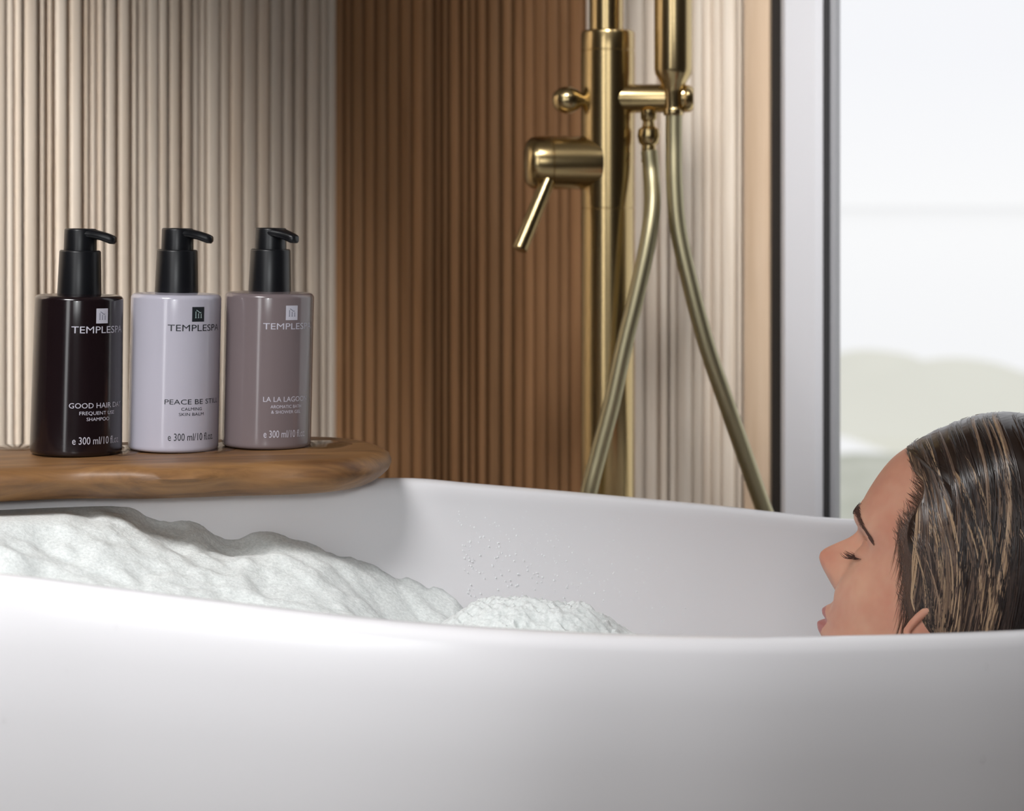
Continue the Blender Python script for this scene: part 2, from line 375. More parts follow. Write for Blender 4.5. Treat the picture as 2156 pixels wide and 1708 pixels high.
# ------------------------------------------------------------------ bathtub
def hrim_far(px): return 0.215+0.055*min(max((px-830)/990, 0), 1)
def crest(px, py, h): d = h*F/(py-HY); return ((px-CX)/F*d, d, ZC-h)
RIM = [crest(0, 1208, 0.2215), crest(250, 1239, 0.231), crest(500, 1270, 0.2405), crest(800, 1304, 0.251), crest(1078, 1325, 0.2585), crest(1340, 1337, 0.265), crest(1600, 1342, 0.269), crest(1880, 1337, 0.2715), crest(2156, 1327, 0.2725),
       (0.47, 1.475, ZC-0.273), (0.62, 1.56, ZC-0.271), (0.70, 1.69, ZC-0.268), (0.66, 1.83, ZC-0.266), (0.54, 1.915, ZC-0.267), (0.42, 1.93, ZC-0.269),
       crest(1820, 1095, 0.27), crest(1500, 1063, hrim_far(1500)), crest(1200, 1035, hrim_far(1200)), crest(1000, 1018, hrim_far(1000)), crest(845, 1006, 0.216),
       (-0.21, 1.713, ZC-0.2165), (-0.36, 1.662, ZC-0.2165), (-0.50, 1.60, ZC-0.2155), (-0.585, 1.50, ZC-0.2145), (-0.55, 1.395, ZC-0.2145), (-0.45, 1.347, ZC-0.217)]
rim = catmull(RIM, 14)
for _ in range(6): rim = 0.5*rim+0.25*np.roll(rim, 1, 0)+0.25*np.roll(rim, -1, 0)
nR = len(rim)
tan = np.roll(rim, -1, 0)-np.roll(rim, 1, 0); tan = tan[:, :2]/np.linalg.norm(tan[:, :2], axis=1)[:, None]
nrm = np.stack([tan[:, 1], -tan[:, 0]], 1)            # outward (points run anticlockwise)
cen = rim[:, :2].mean(0)
if ((rim[:, :2]-cen)*nrm).sum() < 0: nrm = -nrm
nrm3 = nrm.copy()
for _ in range(20): nrm3 = 0.5*nrm3+0.25*np.roll(nrm3, 1, 0)+0.25*np.roll(nrm3, -1, 0)
nrm3 /= np.linalg.norm(nrm3, axis=1)[:, None]
inner_off = pchip([0, 0.01, 0.05, 0.12, 0.2, 0.3, 0.40, 0.46, 0.49], [-0.013, -0.0145, -0.024, -0.044, -0.073, -0.112, -0.158, -0.19, -0.22])
def ring_at(off, dz):
    k = rim[:, 2]/0.6
    return np.column_stack([rim[:, :2]+nrm3*off, rim[:, 2]-dz*k])
prof = [(-0.150, 0.60), (-0.146, 0.588), (-0.136, 0.56), (-0.098, 0.42), (-0.056, 0.30), (-0.019, 0.19), (-0.001, 0.125), (0.010, 0.08), (0.0155, 0.04), (0.0148, 0.018)]
for k in range(0, 13):
    a = math.pi*k/12; prof.append((0.0135*math.cos(a), 0.0125*(1-math.sin(a)**0.8)))
prof += [(float(inner_off(z)), z+0.0125) for z in (0.01, 0.03, 0.06, 0.1, 0.15, 0.2, 0.25, 0.3, 0.35, 0.40, 0.44, 0.47)]
prof.append((-0.215, 0.50))
tub_mb = MB(); tub_mb.rings([[tuple(p) for p in ring_at(o, z)] for o, z in prof], True, True, True)
tub = tub_mb.build('bathtub', M_tub, sharp=60)
tag(tub, 'glossy white freestanding bathtub with raised left end', 'bathtub')

WL = ZC-0.372                                            # bath water level
dzW = np.array([(r_[2]-WL) for r_ in rim])
wring = np.array([[*(rim[i, :2]+nrm3[i]*(float(inner_off(dzW[i]))-0.004)), WL] for i in range(nR)])
ctr = wring[:, :2].mean(0)
wmb = MB(); wr = []
for s in (1.0, 0.75, 0.5, 0.25, 0.02):
    wr.append([(ctr[0]+(p[0]-ctr[0])*s, ctr[1]+(p[1]-ctr[1])*s, WL-(0.0 if s > 0.03 else 0)) for p in wring])
wmb.rings(wr, True, False, True)
tag(wmb.build('bath_water', M_bath), 'milky bath water filling the white tub', 'water', kind='stuff')

# foam
def fbm(x, y, sc, o=4, z=0.0):
    v = 0; a = 1; t = 0
    for k in range(o):
        v += a*noise.noise(Vector((x*sc, y*sc, z+k*7.3))); t += a; a *= 0.5; sc *= 2.1
    return v/t
Hx = pchip([-0.7, -0.36, -0.30, -0.22, -0.15, -0.09, -0.05, -0.01, 0.03], [0.158, 0.154, 0.134, 0.112, 0.098, 0.075, 0.052, 0.018, -0.012])
def foam_h(x, y, edge):
    h = float(Hx(x+0.03*fbm(x, y, 14, 2, 2.0)))
    yb = float(np.interp(x, [-0.6, -0.376, -0.093, 0.1], [1.60, 1.64, 1.75, 1.85]))
    if h > 0: v_ = min(max((y-yb+0.30)/0.30, 0), 1.1); h *= 0.74+0.16*v_+0.22*v_**4
    h += 0.019*fbm(x, y, 9, 2)*min(1, h/0.05+0.2)+0.009*(0.35-math.sqrt(fbm(x, y, 17, 2, 5.0)**2+0.012))*2+0.004*fbm(x, y, 60, 2, 8.0)+0.0014*fbm(x, y, 220, 2, 9.0)
    return h if h < 0.136 else 0.136+0.011*math.tanh((h-0.136)/0.011)
fm = MB(); ST = 0.0026
gx = np.arange(-0.60, 0.06, ST); gy = np.arange(1.30, 1.78, ST); vid = {}
for a, x in enumerate(gx):
    for b, y in enumerate(gy):
        i_ = int(np.argmin((rim[:, 0]-x)**2+(rim[:, 1]-y)**2))
        inside = -((x-rim[i_, 0])*nrm[i_, 0]+(y-rim[i_, 1])*nrm[i_, 1])
        if inside < 0.004: continue
        h = foam_h(x, y, 0)
        if h < -0.006: continue
        dep = max(rim[i_, 2]-WL-h, 0.002)                 # the heap spreads with the sloping wall
        if inside < -float(inner_off(dep))-0.008: continue
        vid[a, b] = len(fm.v); fm.v.append((x, y, WL+h))
for (a, b), k in vid.items():
    q = [(a, b), (a+1, b), (a+1, b+1), (a, b+1)]
    if all(t in vid for t in q): fm.f.append(tuple(vid[t] for t in q)); fm.t.append(1.0)
tag(fm.build('bath_foam', M_foam, sharp=None), 'broad bank of white foam heaped at the left end of the tub', 'foam', kind='stuff')
mm = MB(); rows = []
mc = Vector((0.005, 1.60))
for a in range(61):
    s = a/60; row = []
    for j in range(160):
        th = 2*math.pi*j/160; rr = 1+0.10*noise.noise(Vector((math.cos(th)*2, math.sin(th)*2, 4)))
        x = mc.x+0.125*rr*s*math.cos(th)+(0.02*s*math.cos(th) if math.cos(th) > 0 else 0); y = mc.y+0.085*rr*s*math.sin(th)
        h = 0.090*max(0, (1-s**2.2))**0.9
        h += (0.008*fbm(x, y, 30, 2, 1.0)+0.005*(0.3-abs(fbm(x, y, 90, 2, 3.0)))*2+0.003*fbm(x, y, 260, 2, 3.0))*(1-s**6)
        row.append((x, y, WL-0.004+h))
    rows.append(row)
mm.rings(rows, True, True, False)
tag(mm.build('bath_foam', M_foam), 'small crisp mound of foam rising above the rim mid tub', 'foam', kind='stuff')
# flecks of foam on the far inner wall
fl = MB()
def wall_pt(i, z):
    o = float(inner_off(max(rim[i, 2]-z-0.0125, 0)))
    return Vector((rim[i, 0]+nrm3[i, 0]*o, rim[i, 1]+nrm3[i, 1]*o, z)), Vector((-nrm3[i, 0], -nrm3[i, 1], 0.15)).normalized()
far_ids = [i for i in range(nR) if rim[i, 1] > 1.72 and -0.05 < rim[i, 0] < 0.16]
for k in range(420):
    i = random.choice(far_ids); zz = rim[i, 2]-0.012-abs(random.gauss(0.05, 0.03))
    if rim[i, 0] > 0.02+random.random()*0.16 and random.random() < 0.6: continue
    p, nn = wall_pt(i, zz); p2, _ = wall_pt((i+1) % nR, zz); p = p.lerp(p2, random.random()); rr = random.uniform(0.0003, 0.0008)
    Mx = align(p, p+nn); fl.lathe([(rr, -0.0004), (rr*0.8, rr*0.35), (0.0, rr*0.6)], 7, Mx)
tag(fl.build('foam_flecks', mat('foam_bubble', lin(232, 234, 235), rough=0.5)), 'tiny flecks of foam clinging to the far inner tub wall', 'foam', kind='stuff')

# drops of water on the outside of the tub
def outer_pt(px, py):
    best = None
    for i in range(nR):
        if rim[i, 1] > 1.6: continue
        for dz in np.linspace(0.02, 0.16, 60):
            o = float(np.interp(dz, [p[1] for p in prof[9::-1]], [p[0] for p in prof[9::-1]]))
            k = rim[i, 2]/0.6; P = Vector((rim[i, 0]+nrm3[i, 0]*o, rim[i, 1]+nrm3[i, 1]*o, rim[i, 2]-dz*k))
            u = CX+F*P.x/P.y; v = HY+F*(ZC-P.z)/P.y; e_ = (u-px)**2+(v-py)**2
            if best is None or e_ < best[0]: best = (e_, P, Vector((nrm3[i, 0], nrm3[i, 1], 0)))
    return best[1], best[2]
for (px, py, s, lab) in [(2078, 1398, 0.0021, 'water drop high on the right of the tub front'), (2073, 1597, 0.0027, 'largest water drop, low on the right of the tub front'),
                         (248, 1307, 0.0015, 'small water drop near the rim on the left of the tub front'), (16, 1520, 0.0015, 'small water drop at the far left of the tub front'),
                         (136, 1415, 0.0009, 'tiniest water drop, left part of the tub front below the rim')]:
    p, nn = outer_pt(px, py); mb = MB()
    Mx = align(p-nn*0.0003, p+nn)
    R = []
    for a in range(7):
        ph = a/6*math.pi/2; rr = s*math.cos(ph)
        R.append([Mx @ Vector((rr*math.cos(t)*0.85, rr*math.sin(t)*(1.35 if math.sin(t) > 0 else 1.1), s*0.75*math.sin(ph))) for t in [2*math.pi*j/18 for j in range(18)]])
    mb.rings(R); o = mb.build('water_drop', M_water); tag(o, lab, 'drop', 'water drops on the tub front')

# ------------------------------------------------------------------ timber bath board
BT = ZC-0.1895
M_board = mat('live_edge_timber', lin(150, 100, 55), rough=0.46, spec=0.45)
nz, r = noise_mix(M_board, lin(90, 64, 41), lin(148, 109, 67), scale=(1.6, 11, 11), ns=4.0, detail=7, rough=0.65, lo=0.32, hi=0.68, dist=0.8, bump=0.0006)
_k = r.color_ramp.elements.new(0.5); _k.color = lin(125, 89, 54)
n_, l_, p_ = nodes(M_board)
t2 = n_.new('ShaderNodeTexCoord'); m2 = n_.new('ShaderNodeMapping'); m2.inputs['Scale'].default_value = (5, 30, 30); n2 = n_.new('ShaderNodeTexNoise'); n2.inputs['Scale'].default_value = 1.6; n2.inputs['Detail'].default_value = 3
r2 = n_.new('ShaderNodeValToRGB'); r2.color_ramp.elements[0].position = 0.28; r2.color_ramp.elements[1].position = 0.42
r2.color_ramp.elements[0].color = (0.5, 0.42, 0.38, 1); r2.color_ramp.elements[1].color = (1, 1, 1, 1)
mx = n_.new('ShaderNodeMix'); mx.data_type = 'RGBA'; mx.blend_type = 'MULTIPLY'; mx.inputs[0].default_value = 1
l_.new(t2.outputs['Object'], m2.inputs[0]); l_.new(m2.outputs[0], n2.inputs['Vector']); l_.new(n2.outputs['Fac'], r2.inputs[0])
l_.new(r.outputs[0], mx.inputs[6]); l_.new(r2.outputs[0], mx.inputs[7]); l_.new(mx.outputs[2], p_.inputs['Base Color'])
out = [(-0.80, 1.655), (-0.60, 1.71), (-0.405, 1.766), (-0.26, 1.806), (-0.16, 1.836), (-0.122, 1.815), (-0.100, 1.775), (-0.093, 1.735), (-0.098, 1.695), (-0.117, 1.662), (-0.145, 1.642),
       (-0.20, 1.628), (-0.265, 1.610), (-0.32, 1.612), (-0.375, 1.592), (-0.47, 1.575), (-0.60, 1.545), (-0.80, 1.50)]
ol = catmull([(x, y, 0) for x, y in out], 10)[:, :2]
tb_ = np.roll(ol, -1, 0)-np.roll(ol, 1, 0); tb_ /= np.linalg.norm(tb_, axis=1)[:, None]; nb = np.stack([-tb_[:, 1], tb_[:, 0]], 1)
if ((ol-ol.mean(0))*nb).sum() < 0: nb = -nb
ang = math.radians(14.5); org = Vector((-0.4, 1.69, BT))
ca_, sa_ = math.cos(-ang), math.sin(-ang)
TH = 0.0255
bp = [(-0.016, 0.0), (-0.008, -0.0012), (-0.003, -0.004), (0.0, -0.009), (-0.001, -0.0135), (-0.005, -0.018), (-0.011, -0.0225), (-0.018, -TH)]
R = []
for k, (o, z) in enumerate(bp):
    row = []
    for i in range(len(ol)):
        w = 0.006*noise.noise(Vector((ol[i, 0]*16, ol[i, 1]*16, z*60)))+0.0025*noise.noise(Vector((ol[i, 0]*45, ol[i, 1]*45, z*90)))
        x, y = ol[i]+nb[i]*(o+w*(0.4 if k in (0, 7) else 1)); x -= org.x; y -= org.y
        row.append((x*ca_-y*sa_, x*sa_+y*ca_, z+(0.0018*noise.noise(Vector((x*20, y*20, 1))) if 0 < k < 7 else 0)))
    R.append(row)
bm_ = MB(); bm_.rings(R[::-1])
board = bm_.build('bath_board', M_board, sharp=70, loc=org); board.rotation_euler.z = ang
tag(board, 'live-edge brown timber board lying across the left end of the tub', 'board')
# wet puddles on the board
for k, (cx_, cy_, ra, rb_, lab) in enumerate([(-0.296, 1.716, 0.016, 0.036, 'thin puddle on the board between the dark and the white bottle'), (-0.226, 1.735, 0.014, 0.036, 'thin puddle on the board between the white and the taupe bottle'),
                                  (-0.150, 1.757, 0.022, 0.028, 'thin puddle on the board right of the taupe bottle'), (-0.385, 1.735, 0.022, 0.022, 'thin puddle on the board left of the dark bottle')]):
    mb = MB(); R = []
    for (s, z) in ((1.0, 0.0), (0.97, 0.0006), (0.9, 0.0010), (0.0001, 0.0012)):
        R.append([(ra*s*math.cos(t)*(1+0.22*noise.noise(Vector((math.cos(t)*1.7, math.sin(t)*1.7, k*5+1)))), rb_*s*math.sin(t)*(1+0.2*noise.noise(Vector((math.cos(t)*2, math.sin(t)*2, k*9+2)))), z) for t in [2*math.pi*j/48 for j in range(48)]])
    mb.rings(R, True, True, True); o = mb.build('water_puddle', M_water, loc=(cx_, cy_, BT)); tag(o, lab, 'puddle', 'puddles on the board')

# ------------------------------------------------------------------ pump bottles
def text_mesh(body, width, height):
    cu = bpy.data.curves.new('lettering', 'FONT'); cu.body = body; cu.size = 1.0; cu.resolution_u = 3
    ob = bpy.data.objects.new('lettering', cu); COL.objects.link(ob)
    dg = bpy.context.evaluated_depsgraph_get(); dg.update()
    me = bpy.data.meshes.new_from_object(ob.evaluated_get(dg))
    bmx = bmesh.new(); bmx.from_mesh(me)
    bmesh.ops.triangulate(bmx, faces=bmx.faces[:])
    V = np.array([v.co[:] for v in bmx.verts]); Fc = [tuple(v.index for v in f.verts) for f in bmx.faces]
    bmx.free(); bpy.data.objects.remove(ob); bpy.data.curves.remove(cu); bpy.data.meshes.remove(me)
    x0, x1 = V[:, 0].min(), V[:, 0].max()
    up = [c for c in body if c.isupper() or c.isdigit()]
    V[:, 0] = ((V[:, 0]-x0)/(x1-x0)-0.5)*width
    V[:, 1] = V[:, 1]/0.70*height
    return V, Fc
RB = 0.0347
def bottle(name, X, Y, tilt, spin, col, colshade, light_text, lines, lab, taper=0.0, d=None):
    root = empty(name, (X, Y, BT+0.0006), lab, 'bottle', 'pump bottles on the bath board', rot=(0, tilt, 0))
    mb_ = mat('bottle_plastic', col, rough=0.16, spec=0.5, coat=0.3); 
    prof = [(RB-0.0025, 0), (RB-0.0008, 0.0006), (RB, 0.0022), (RB, 0.004)]+[(RB-taper*z, z) for z in (0.03, 0.06, 0.09, 0.1162)]
    rt = RB-taper*0.1162
    for k in range(1, 8):
        a = k/7*math.pi/2; prof.append((rt-0.004*(1-math.cos(a)), 0.1162+0.0036*math.sin(a)))
    prof += [(rt-0.010, 0.1202), (0.0180, 0.1206), (0.0165, 0.1208)]
    b = MB(); b.lathe(prof, 96); body = b.build('body', mb_, root, sharp=60)
    c = MB(); c.lathe([(0.0166, 0.1205), (0.0166, 0.1215), (0.0156, 0.1525), (0.0153, 0.1533), (0.0146, 0.1538), (0.0125, 0.1538)], 64)
    c.build('collar', M_black, root, sharp=35)
    h = MB(); h.lathe([(0.0124, 0.1530), (0.0122, 0.1690), (0.0119, 0.1698), (0.0110, 0.1703), (0.0, 0.1705)], 48)
    secs = [(0.000, 0.1668, 0.0118, 0.0036), (0.006, 0.1667, 0.0106, 0.0037), (0.011, 0.1662, 0.0086, 0.0036), (0.016, 0.1652, 0.0066, 0.0034), (0.020, 0.1640, 0.0056, 0.0036), (0.0235, 0.1628, 0.0050, 0.0037), (0.0262, 0.1622, 0.0043, 0.0032), (0.0276, 0.1624, 0.0028, 0.0020)]
    Rg = []
    cs, sn = math.cos(spin), math.sin(spin)
    for (x, zc, hy, hz) in secs:
        ring = []
        for j in range(24):
            t = 2*math.pi*j/24; yy = hy*math.copysign(abs(math.cos(t))**0.6, math.cos(t)); zz = hz*math.copysign(abs(math.sin(t))**0.6, math.sin(t))
            ring.append((x*cs-yy*sn, x*sn+yy*cs, zc+zz))
        Rg.append(ring)
    h.rings(Rg); hd = h.build('pump_head', M_black, root, sharp=45)
    # printed words and emblem, wrapped round the body
    M_t = M_text_l if light_text else M_text_d
    phi0 = math.atan2(-Y, -X)                            # bearing that faces the viewer
    tx = [MB(), MB()]
    def wrap(V, Fc, mbx, deg, z, dr=0.00012):
        v = []
        for q_ in V:
            a = phi0+math.radians(deg)+q_[0]/RB; rr = RB-taper*(z+q_[1])+dr
            v.append((rr*math.cos(a), rr*math.sin(a), z+q_[1]))
        mbx.add(v, Fc)
    for (s, deg, wdeg, z, hh) in lines:
        V, Fc = text_mesh(s, math.radians(wdeg)*RB, hh); V[:, 1] -= hh/2
        wrap(V, Fc, tx[0 if z > 0.08 else 1], deg, z)
    tx[0].build('brand_lettering', M_t, body, smooth=False); tx[1].build('product_lettering', M_t, body, smooth=False)
    def strip(mbx, pts, w, deg, z, dr):
        P = [Vector(p) for p in pts]; V = []; Fc = []
        for i, p in enumerate(P):
            d_ = (P[min(i+1, len(P)-1)]-P[max(i-1, 0)]).normalized(); n = Vector((-d_.y, d_.x))*w/2
            V += [p+n, p-n]
            if i: Fc.append((2*i-2, 2*i-1, 2*i+1, 2*i))
        wrap(V, Fc, mbx, deg, z, dr)
    em = MB(); W2, H2 = 0.0052, 0.0056
    grid = [(-W2+2*W2*k/6, yy) for k in range(7) for yy in (-H2, H2)]
    wrap(grid, [(2*k, 2*k+1, 2*k+3, 2*k+2) for k in range(6)], em, lines[0][1], 0.1055, 0.00012)
    plate = em.build('emblem', M_t, body, smooth=False)
    pg = MB()
    for x, ytop in ((-0.0022, 0.0022), (0.0001, 0.0008), (0.0024, 0.0004)):
        strip(pg, [(x, -0.0026), (x, ytop)], 0.0006, lines[0][1], 0.1055, 0.00022)
        strip(pg, [(x-0.0006, -0.0027), (x+0.0006, -0.0027)], 0.00035, lines[0][1], 0.1055, 0.00022)
    strip(pg, [(-0.0018, 0.0032), (-0.0004, 0.0024), (0.0008, 0.0015), (0.0016, 0.0011), (0.0024, 0.0016)], 0.00055, lines[0][1], 0.1055, 0.00024)
    pg.build('pictogram', M_emb_d if light_text else M_emb_l, plate, smooth=False)
    return root
M_emb_d = mat('grey_print', lin(110, 112, 128), rough=0.5); M_emb_l = mat('silver_print', lin(170, 190, 190), rough=0.5)
T12 = math.radians(1.2)
def d_b(w): return 0.068*F/w
d1, d2, d3 = 1.70, 1.727, 1.75
def xb(px, d): return (px-CX)/F*d
B1 = [('TEMPLESPA', 31, 80, 0.0952, 0.0052), ('GOOD HAIR DAY', 30, 80, 0.0385, 0.0039), ('FREQUENT USE', 28, 50, 0.0328, 0.0026), ('SHAMPOO', 28, 32, 0.0283, 0.0026), ('e 300 ml/10 fl.oz.', 30, 70, 0.0123, 0.0056)]
B2 = [('TEMPLESPA', 29, 78, 0.0952, 0.0050), ('PEACE BE STILL', 29, 82, 0.0390, 0.0038), ('CALMING', 23, 28, 0.0335, 0.0023), ('SKIN BALM', 23, 34, 0.0295, 0.0023), ('e 300 ml/10 fl.oz.', 26, 66, 0.0123, 0.0056)]
B3 = [('TEMPLESPA', 30, 75, 0.0952, 0.0048), ('LA LA LAGOON', 27, 65, 0.0390, 0.0039), ('AROMATIC BATH', 26, 44, 0.0333, 0.0024), ('& SHOWER GEL', 26, 42, 0.0292, 0.0024), ('e 300 ml/10 fl.oz.', 27, 62, 0.0123, 0.0056)]
bottle('pump_bottle', xb(160, d1), d1, T12, math.radians(-6), lin(26, 17, 20), None, True, B1, 'near-black brown pump bottle at the left end of the row', taper=0.012)
bottle('pump_bottle', xb(364.5, d2), d2, T12, math.radians(-4), lin(186, 183, 196), None, False, B2, 'pale lavender-white pump bottle in the middle of the row')
bottle('pump_bottle', xb(561, d3), d3, T12, math.radians(-38), lin(120, 108, 110), None, True, B3, 'taupe grey pump bottle at the right end of the row')

# ------------------------------------------------------------------ shower mixer
DM = 2.12
mxr = empty('shower_mixer', (at(1280, 0, DM).x, DM, 0), 'brushed brass floor-standing shower mixer behind the far tub rim', 'shower mixer')
O = Vector(mxr.location)
def L(px, py, d=DM): return at(px, py, d)-O
S = DM/F
zz = lambda py: ZC-(py-HY)*S
# base plate, column, riser
mb = MB(); mb.lathe([(0.06, 0), (0.06, 0.008), (0.058, 0.011), (0.03, 0.012)], 48); mb.build('base_plate', M_brass, mxr)
mb = MB(); rc = 57*S
mb.lathe([(rc, 0.008), (rc, zz(440)), (rc*0.985, zz(439)), (rc*0.985, zz(437)), (rc, zz(436)), (rc, zz(109)), (rc*0.985, zz(108)), (rc*0.985, zz(106)), (rc, zz(105)), (rc, zz(72)), (rc*0.97, zz(67)), (rc*0.9, zz(64.5)), (rc*0.5, zz(64))], 64)
mb.build('column', M_brass, mxr, sharp=30)
mb = MB(); mb.lathe([(36*S, zz(66)), (36*S, 2.2), (34*S, 2.204), (0, 2.206)], 48, Matrix.Translation((-3*S, 0, 0))); mb.build('riser', M_brass, mxr)
# diverter knob
def hz(name, prof, px, py, d, direction, parent, m, seg=48):
    b = MB(); c = L(px, py, d); b.lathe(prof, seg, align(c, c+Vector(direction))); return b.build(name, m, parent, sharp=40)
hz('diverter_knob', [(13*S, 0), (12*S, 20*S), (14*S, 34*S), (22*S, 44*S), (29*S, 58*S), (28*S, 72*S), (23*S, 84*S), (14*S, 93*S), (0, 96*S)], 1258, 211, DM-0.006, (-1, -0.12, 0), mxr, M_brass2)
crt = hz('cartridge', [(55*S, 0), (56*S, 20*S), (56*S, 99*S), (54.6*S, 100*S), (54.6*S, 102*S), (56*S, 103*S), (56*S, 128*S), (53*S, 142*S), (46*S, 151*S), (34*S, 156*S), (0, 157.5*S)], 1260, 343, DM-0.004, (-1, -0.12, 0), mxr, M_brass)
b = MB(); p0 = L(1152, 385, DM-0.025); p1 = L(1094, 526, DM-0.045); 
b.lathe([(15*S, -6*S), (16*S, 10*S), (16.5*S, (p1-p0).length-2*S), (14*S, (p1-p0).length), (0, (p1-p0).length)], 32, align(p0, p1)); b.build('lever', M_brass2, mxr, sharp=40)
# holder arm, end cap, outlet elbow
ha = hz('holder_arm', [(30*S, 0), (30*S, 128*S), (31*S, 131*S), (31*S, 150*S), (28*S, 153*S), (0, 153.5*S)], 1290, 208, DM-0.01, (1, -0.10, 0), mxr, M_brass)
hz('end_cap', [(26*S, 0), (29*S, 4*S), (28*S, 12*S), (22*S, 19*S), (0, 20*S)], 1441, 208, DM-0.024, (1, -0.10, 0), ha, M_brass)
b = MB(); po = L(1366, 236, DM-0.018)
b.lathe([(17*S, 4*S), (17*S, -14*S), (12*S, -20*S), (14*S, -30*S), (22*S, -36*S), (24*S, -50*S), (21*S, -64*S), (15*S, -70*S), (15.5*S, -104*S), (13*S, -108*S)], 32, Matrix.Translation(po)); b.build('outlet', M_brass, mxr, sharp=40)
# hose: from the outlet down, round behind the tub and up to the hand shower
hp = [L(1367, 318, DM-0.018), L(1371, 360, DM-0.020), L(1374, 430, DM-0.034), L(1366, 500, DM-0.044), L(1343, 610, DM-0.052), L(1314, 730, DM-0.055), L(1288, 850, DM-0.056), L(1262, 950, DM-0.056), L(1239, 1040, DM-0.056), L(1222, 1130, DM-0.050),
      Vector((-0.02, 0.0, 0.36)), Vector((0.03, 0.01, 0.26)), Vector((0.10, 0.02, 0.23)), Vector((0.17, 0.02, 0.27)), L(1650, 1180, DM-0.01),
      L(1608, 1072, DM-0.02), L(1572, 970, DM-0.03), L(1530, 850, DM-0.04), L(1489, 730, DM-0.045), L(1454, 600, DM-0.045), L(1428, 480, DM-0.04), L(1420, 380, DM-0.034), L(1419, 300, DM-0.028), L(1419, 235, DM-0.026)]
hpts = catmull(hp, 10, closed=False)
b = MB(); b.tube(hpts, 17.5*S, 20); b.build('hose', M_hose, mxr)
# hand shower resting in the holder
hs = empty('hand_shower', at(1418, 235, DM-0.026), 'polished brass hand shower upright in the holder beside the riser', 'hand shower')
b = MB(); b.lathe([(17*S, 0), (18*S, 6*S), (19*S, 40*S), (22*S, 48*S), (28*S, 62*S), (38*S, 78*S), (40*S, 88*S), (40*S, 420*S), (37*S, 428*S), (0, 429*S)], 48); b.build('handle', M_brass2, hs, sharp=40)
b = MB(); b.lathe([(20*S, -8*S), (21*S, -6*S), (21*S, 6*S), (19.5*S, 8*S)], 32); b.build('hose_nut', M_brass2, hs, sharp=40)

# ------------------------------------------------------------------ person
TAU, PSI = math.radians(24), math.radians(21)
NA = at(1812, 1122, 1.70)
def H2W(a, l, z):
    p = a*math.cos(PSI)+l*math.sin(PSI); q_ = -a*math.sin(PSI)+l*math.cos(PSI)
    return Vector((NA.x+(-p*math.cos(TAU)+z*math.sin(TAU))/1000, NA.y-q_/1000, NA.z+(p*math.sin(TAU)+z*math.cos(TAU))/1000))
HA = 0.97
F0 = pchip([118, 116, 112, 105, 95, 85, 73, 60, 45, 30, 15, 9, 3, 0, -4, -8, -14, -20, -30, -44, -60, -75, -86, -98, -106, -112, -118, -125, -160, -200, -260, -420],
           [-92, -70, -55, -40, -26.5, -16, -6, 0.8, 4.6, 6.6, 7.4, 6.4, 2.4, 0, -1.5, -2.5, -3, -3.5, -4, -3, -5, -6, -8, -4, -7, -18, -40, -58, -66, -58, -40, -40])
BK = pchip([118, 116, 112, 100, 85, 60, 30, 0, -30, -60, -85, -125, -160, -200, -260, -420], [-94, -115, -130, -155, -172, -184, -189, -186, -175, -158, -148, -143, -148, -170, -180, -175])
WD = pchip([118, 116, 112, 100, 80, 60, 40, 20, 0, -20, -40, -60, -80, -98, -106, -118, -125, -160, -178, -200, -225, -260, -420], [1, 22, 35, 54, 67, 73, 75, 75, 73, 71, 69, 65, 59, 52, 50, 50, 51, 54, 75, 112, 140, 145, 130])
CWD = pchip([118, 60, 0, -60, -100, -125, -200, -420], [-93, -92, -92, -86, -84, -96, -110, -105])
NP = pchip([118, 60, 20, -20, -50, -80, -105, -125, -420], [2.0, 2.15, 2.35, 2.3, 2.2, 2.1, 2.0, 2.0, 2.2])
NOSE = pchip([6, 2, 0, -4, -8, -12, -16, -20, -24, -27, -30, -33, -37, -41, -45, -48, -51], [0, 1.5, 3, 6.4, 10.2, 14.2, 18.2, 22.0, 25.0, 26.2, 25.8, 23.5, 18.5, 12.5, 6.5, 2, 0])
NW = pchip([6, -8, -14, -20, -26, -34, -42, -49], [7, 6.5, 8, 10.5, 13.5, 15.5, 14, 10])
LIP = pchip([-52, -57, -61, -64.5, -67.5, -69.5, -71.5, -75, -79, -83, -88], [0, 2.4, 6.0, 8.0, 6.4, 2.8, 4.8, 8.0, 6.6, 2.2, 0])
def gs(x, s): return math.exp(-(x/s)**2)
def feat(l, z):
    al = abs(l); d = 0.0
    if -50 < z < 7: d += float(NOSE(z))*math.exp(-(al/float(NW(z)))**2.6)
    if -50 < z < -26: d += 2.2*gs(al-14.5, 4.2)*gs(z+38, 6)                          # nostril wing
    if -89 < z < -51: d += float(LIP(z))*math.exp(-(al/21)**2.6)
    if -55 < z < 25:
        d += -8.5*gs(al-30, 15)*gs(z+8, 11)-4.5*gs(al-15, 5)*gs(z+5, 9)               # socket
        d += 8.0*gs(al-31, 11)*gs(z+11, 8)                                           # closed lid over the eye
        d += -1.8*gs(al-31, 13)*gs(z+0.5+0.012*(al-31)**2, 1.6)                   # fold of the lid
        d += -1.6*gs(al-31, 11)*gs(z+16.6-0.012*(al-31)**2, 1.2)                     # lash line
        d += 2.6*gs(al-24, 18)*gs(z-13, 8)
    d += 4.0*gs(al-46, 17)*gs(z+34, 15)                                                # cheekbone
    d += 2.0*gs(al-36, 16)*gs(z+62, 18)+2.6*gs(al-31, 9)*gs(z+44, 12)-1.2*gs(al-20, 4)*gs(z+46, 9)
    return d
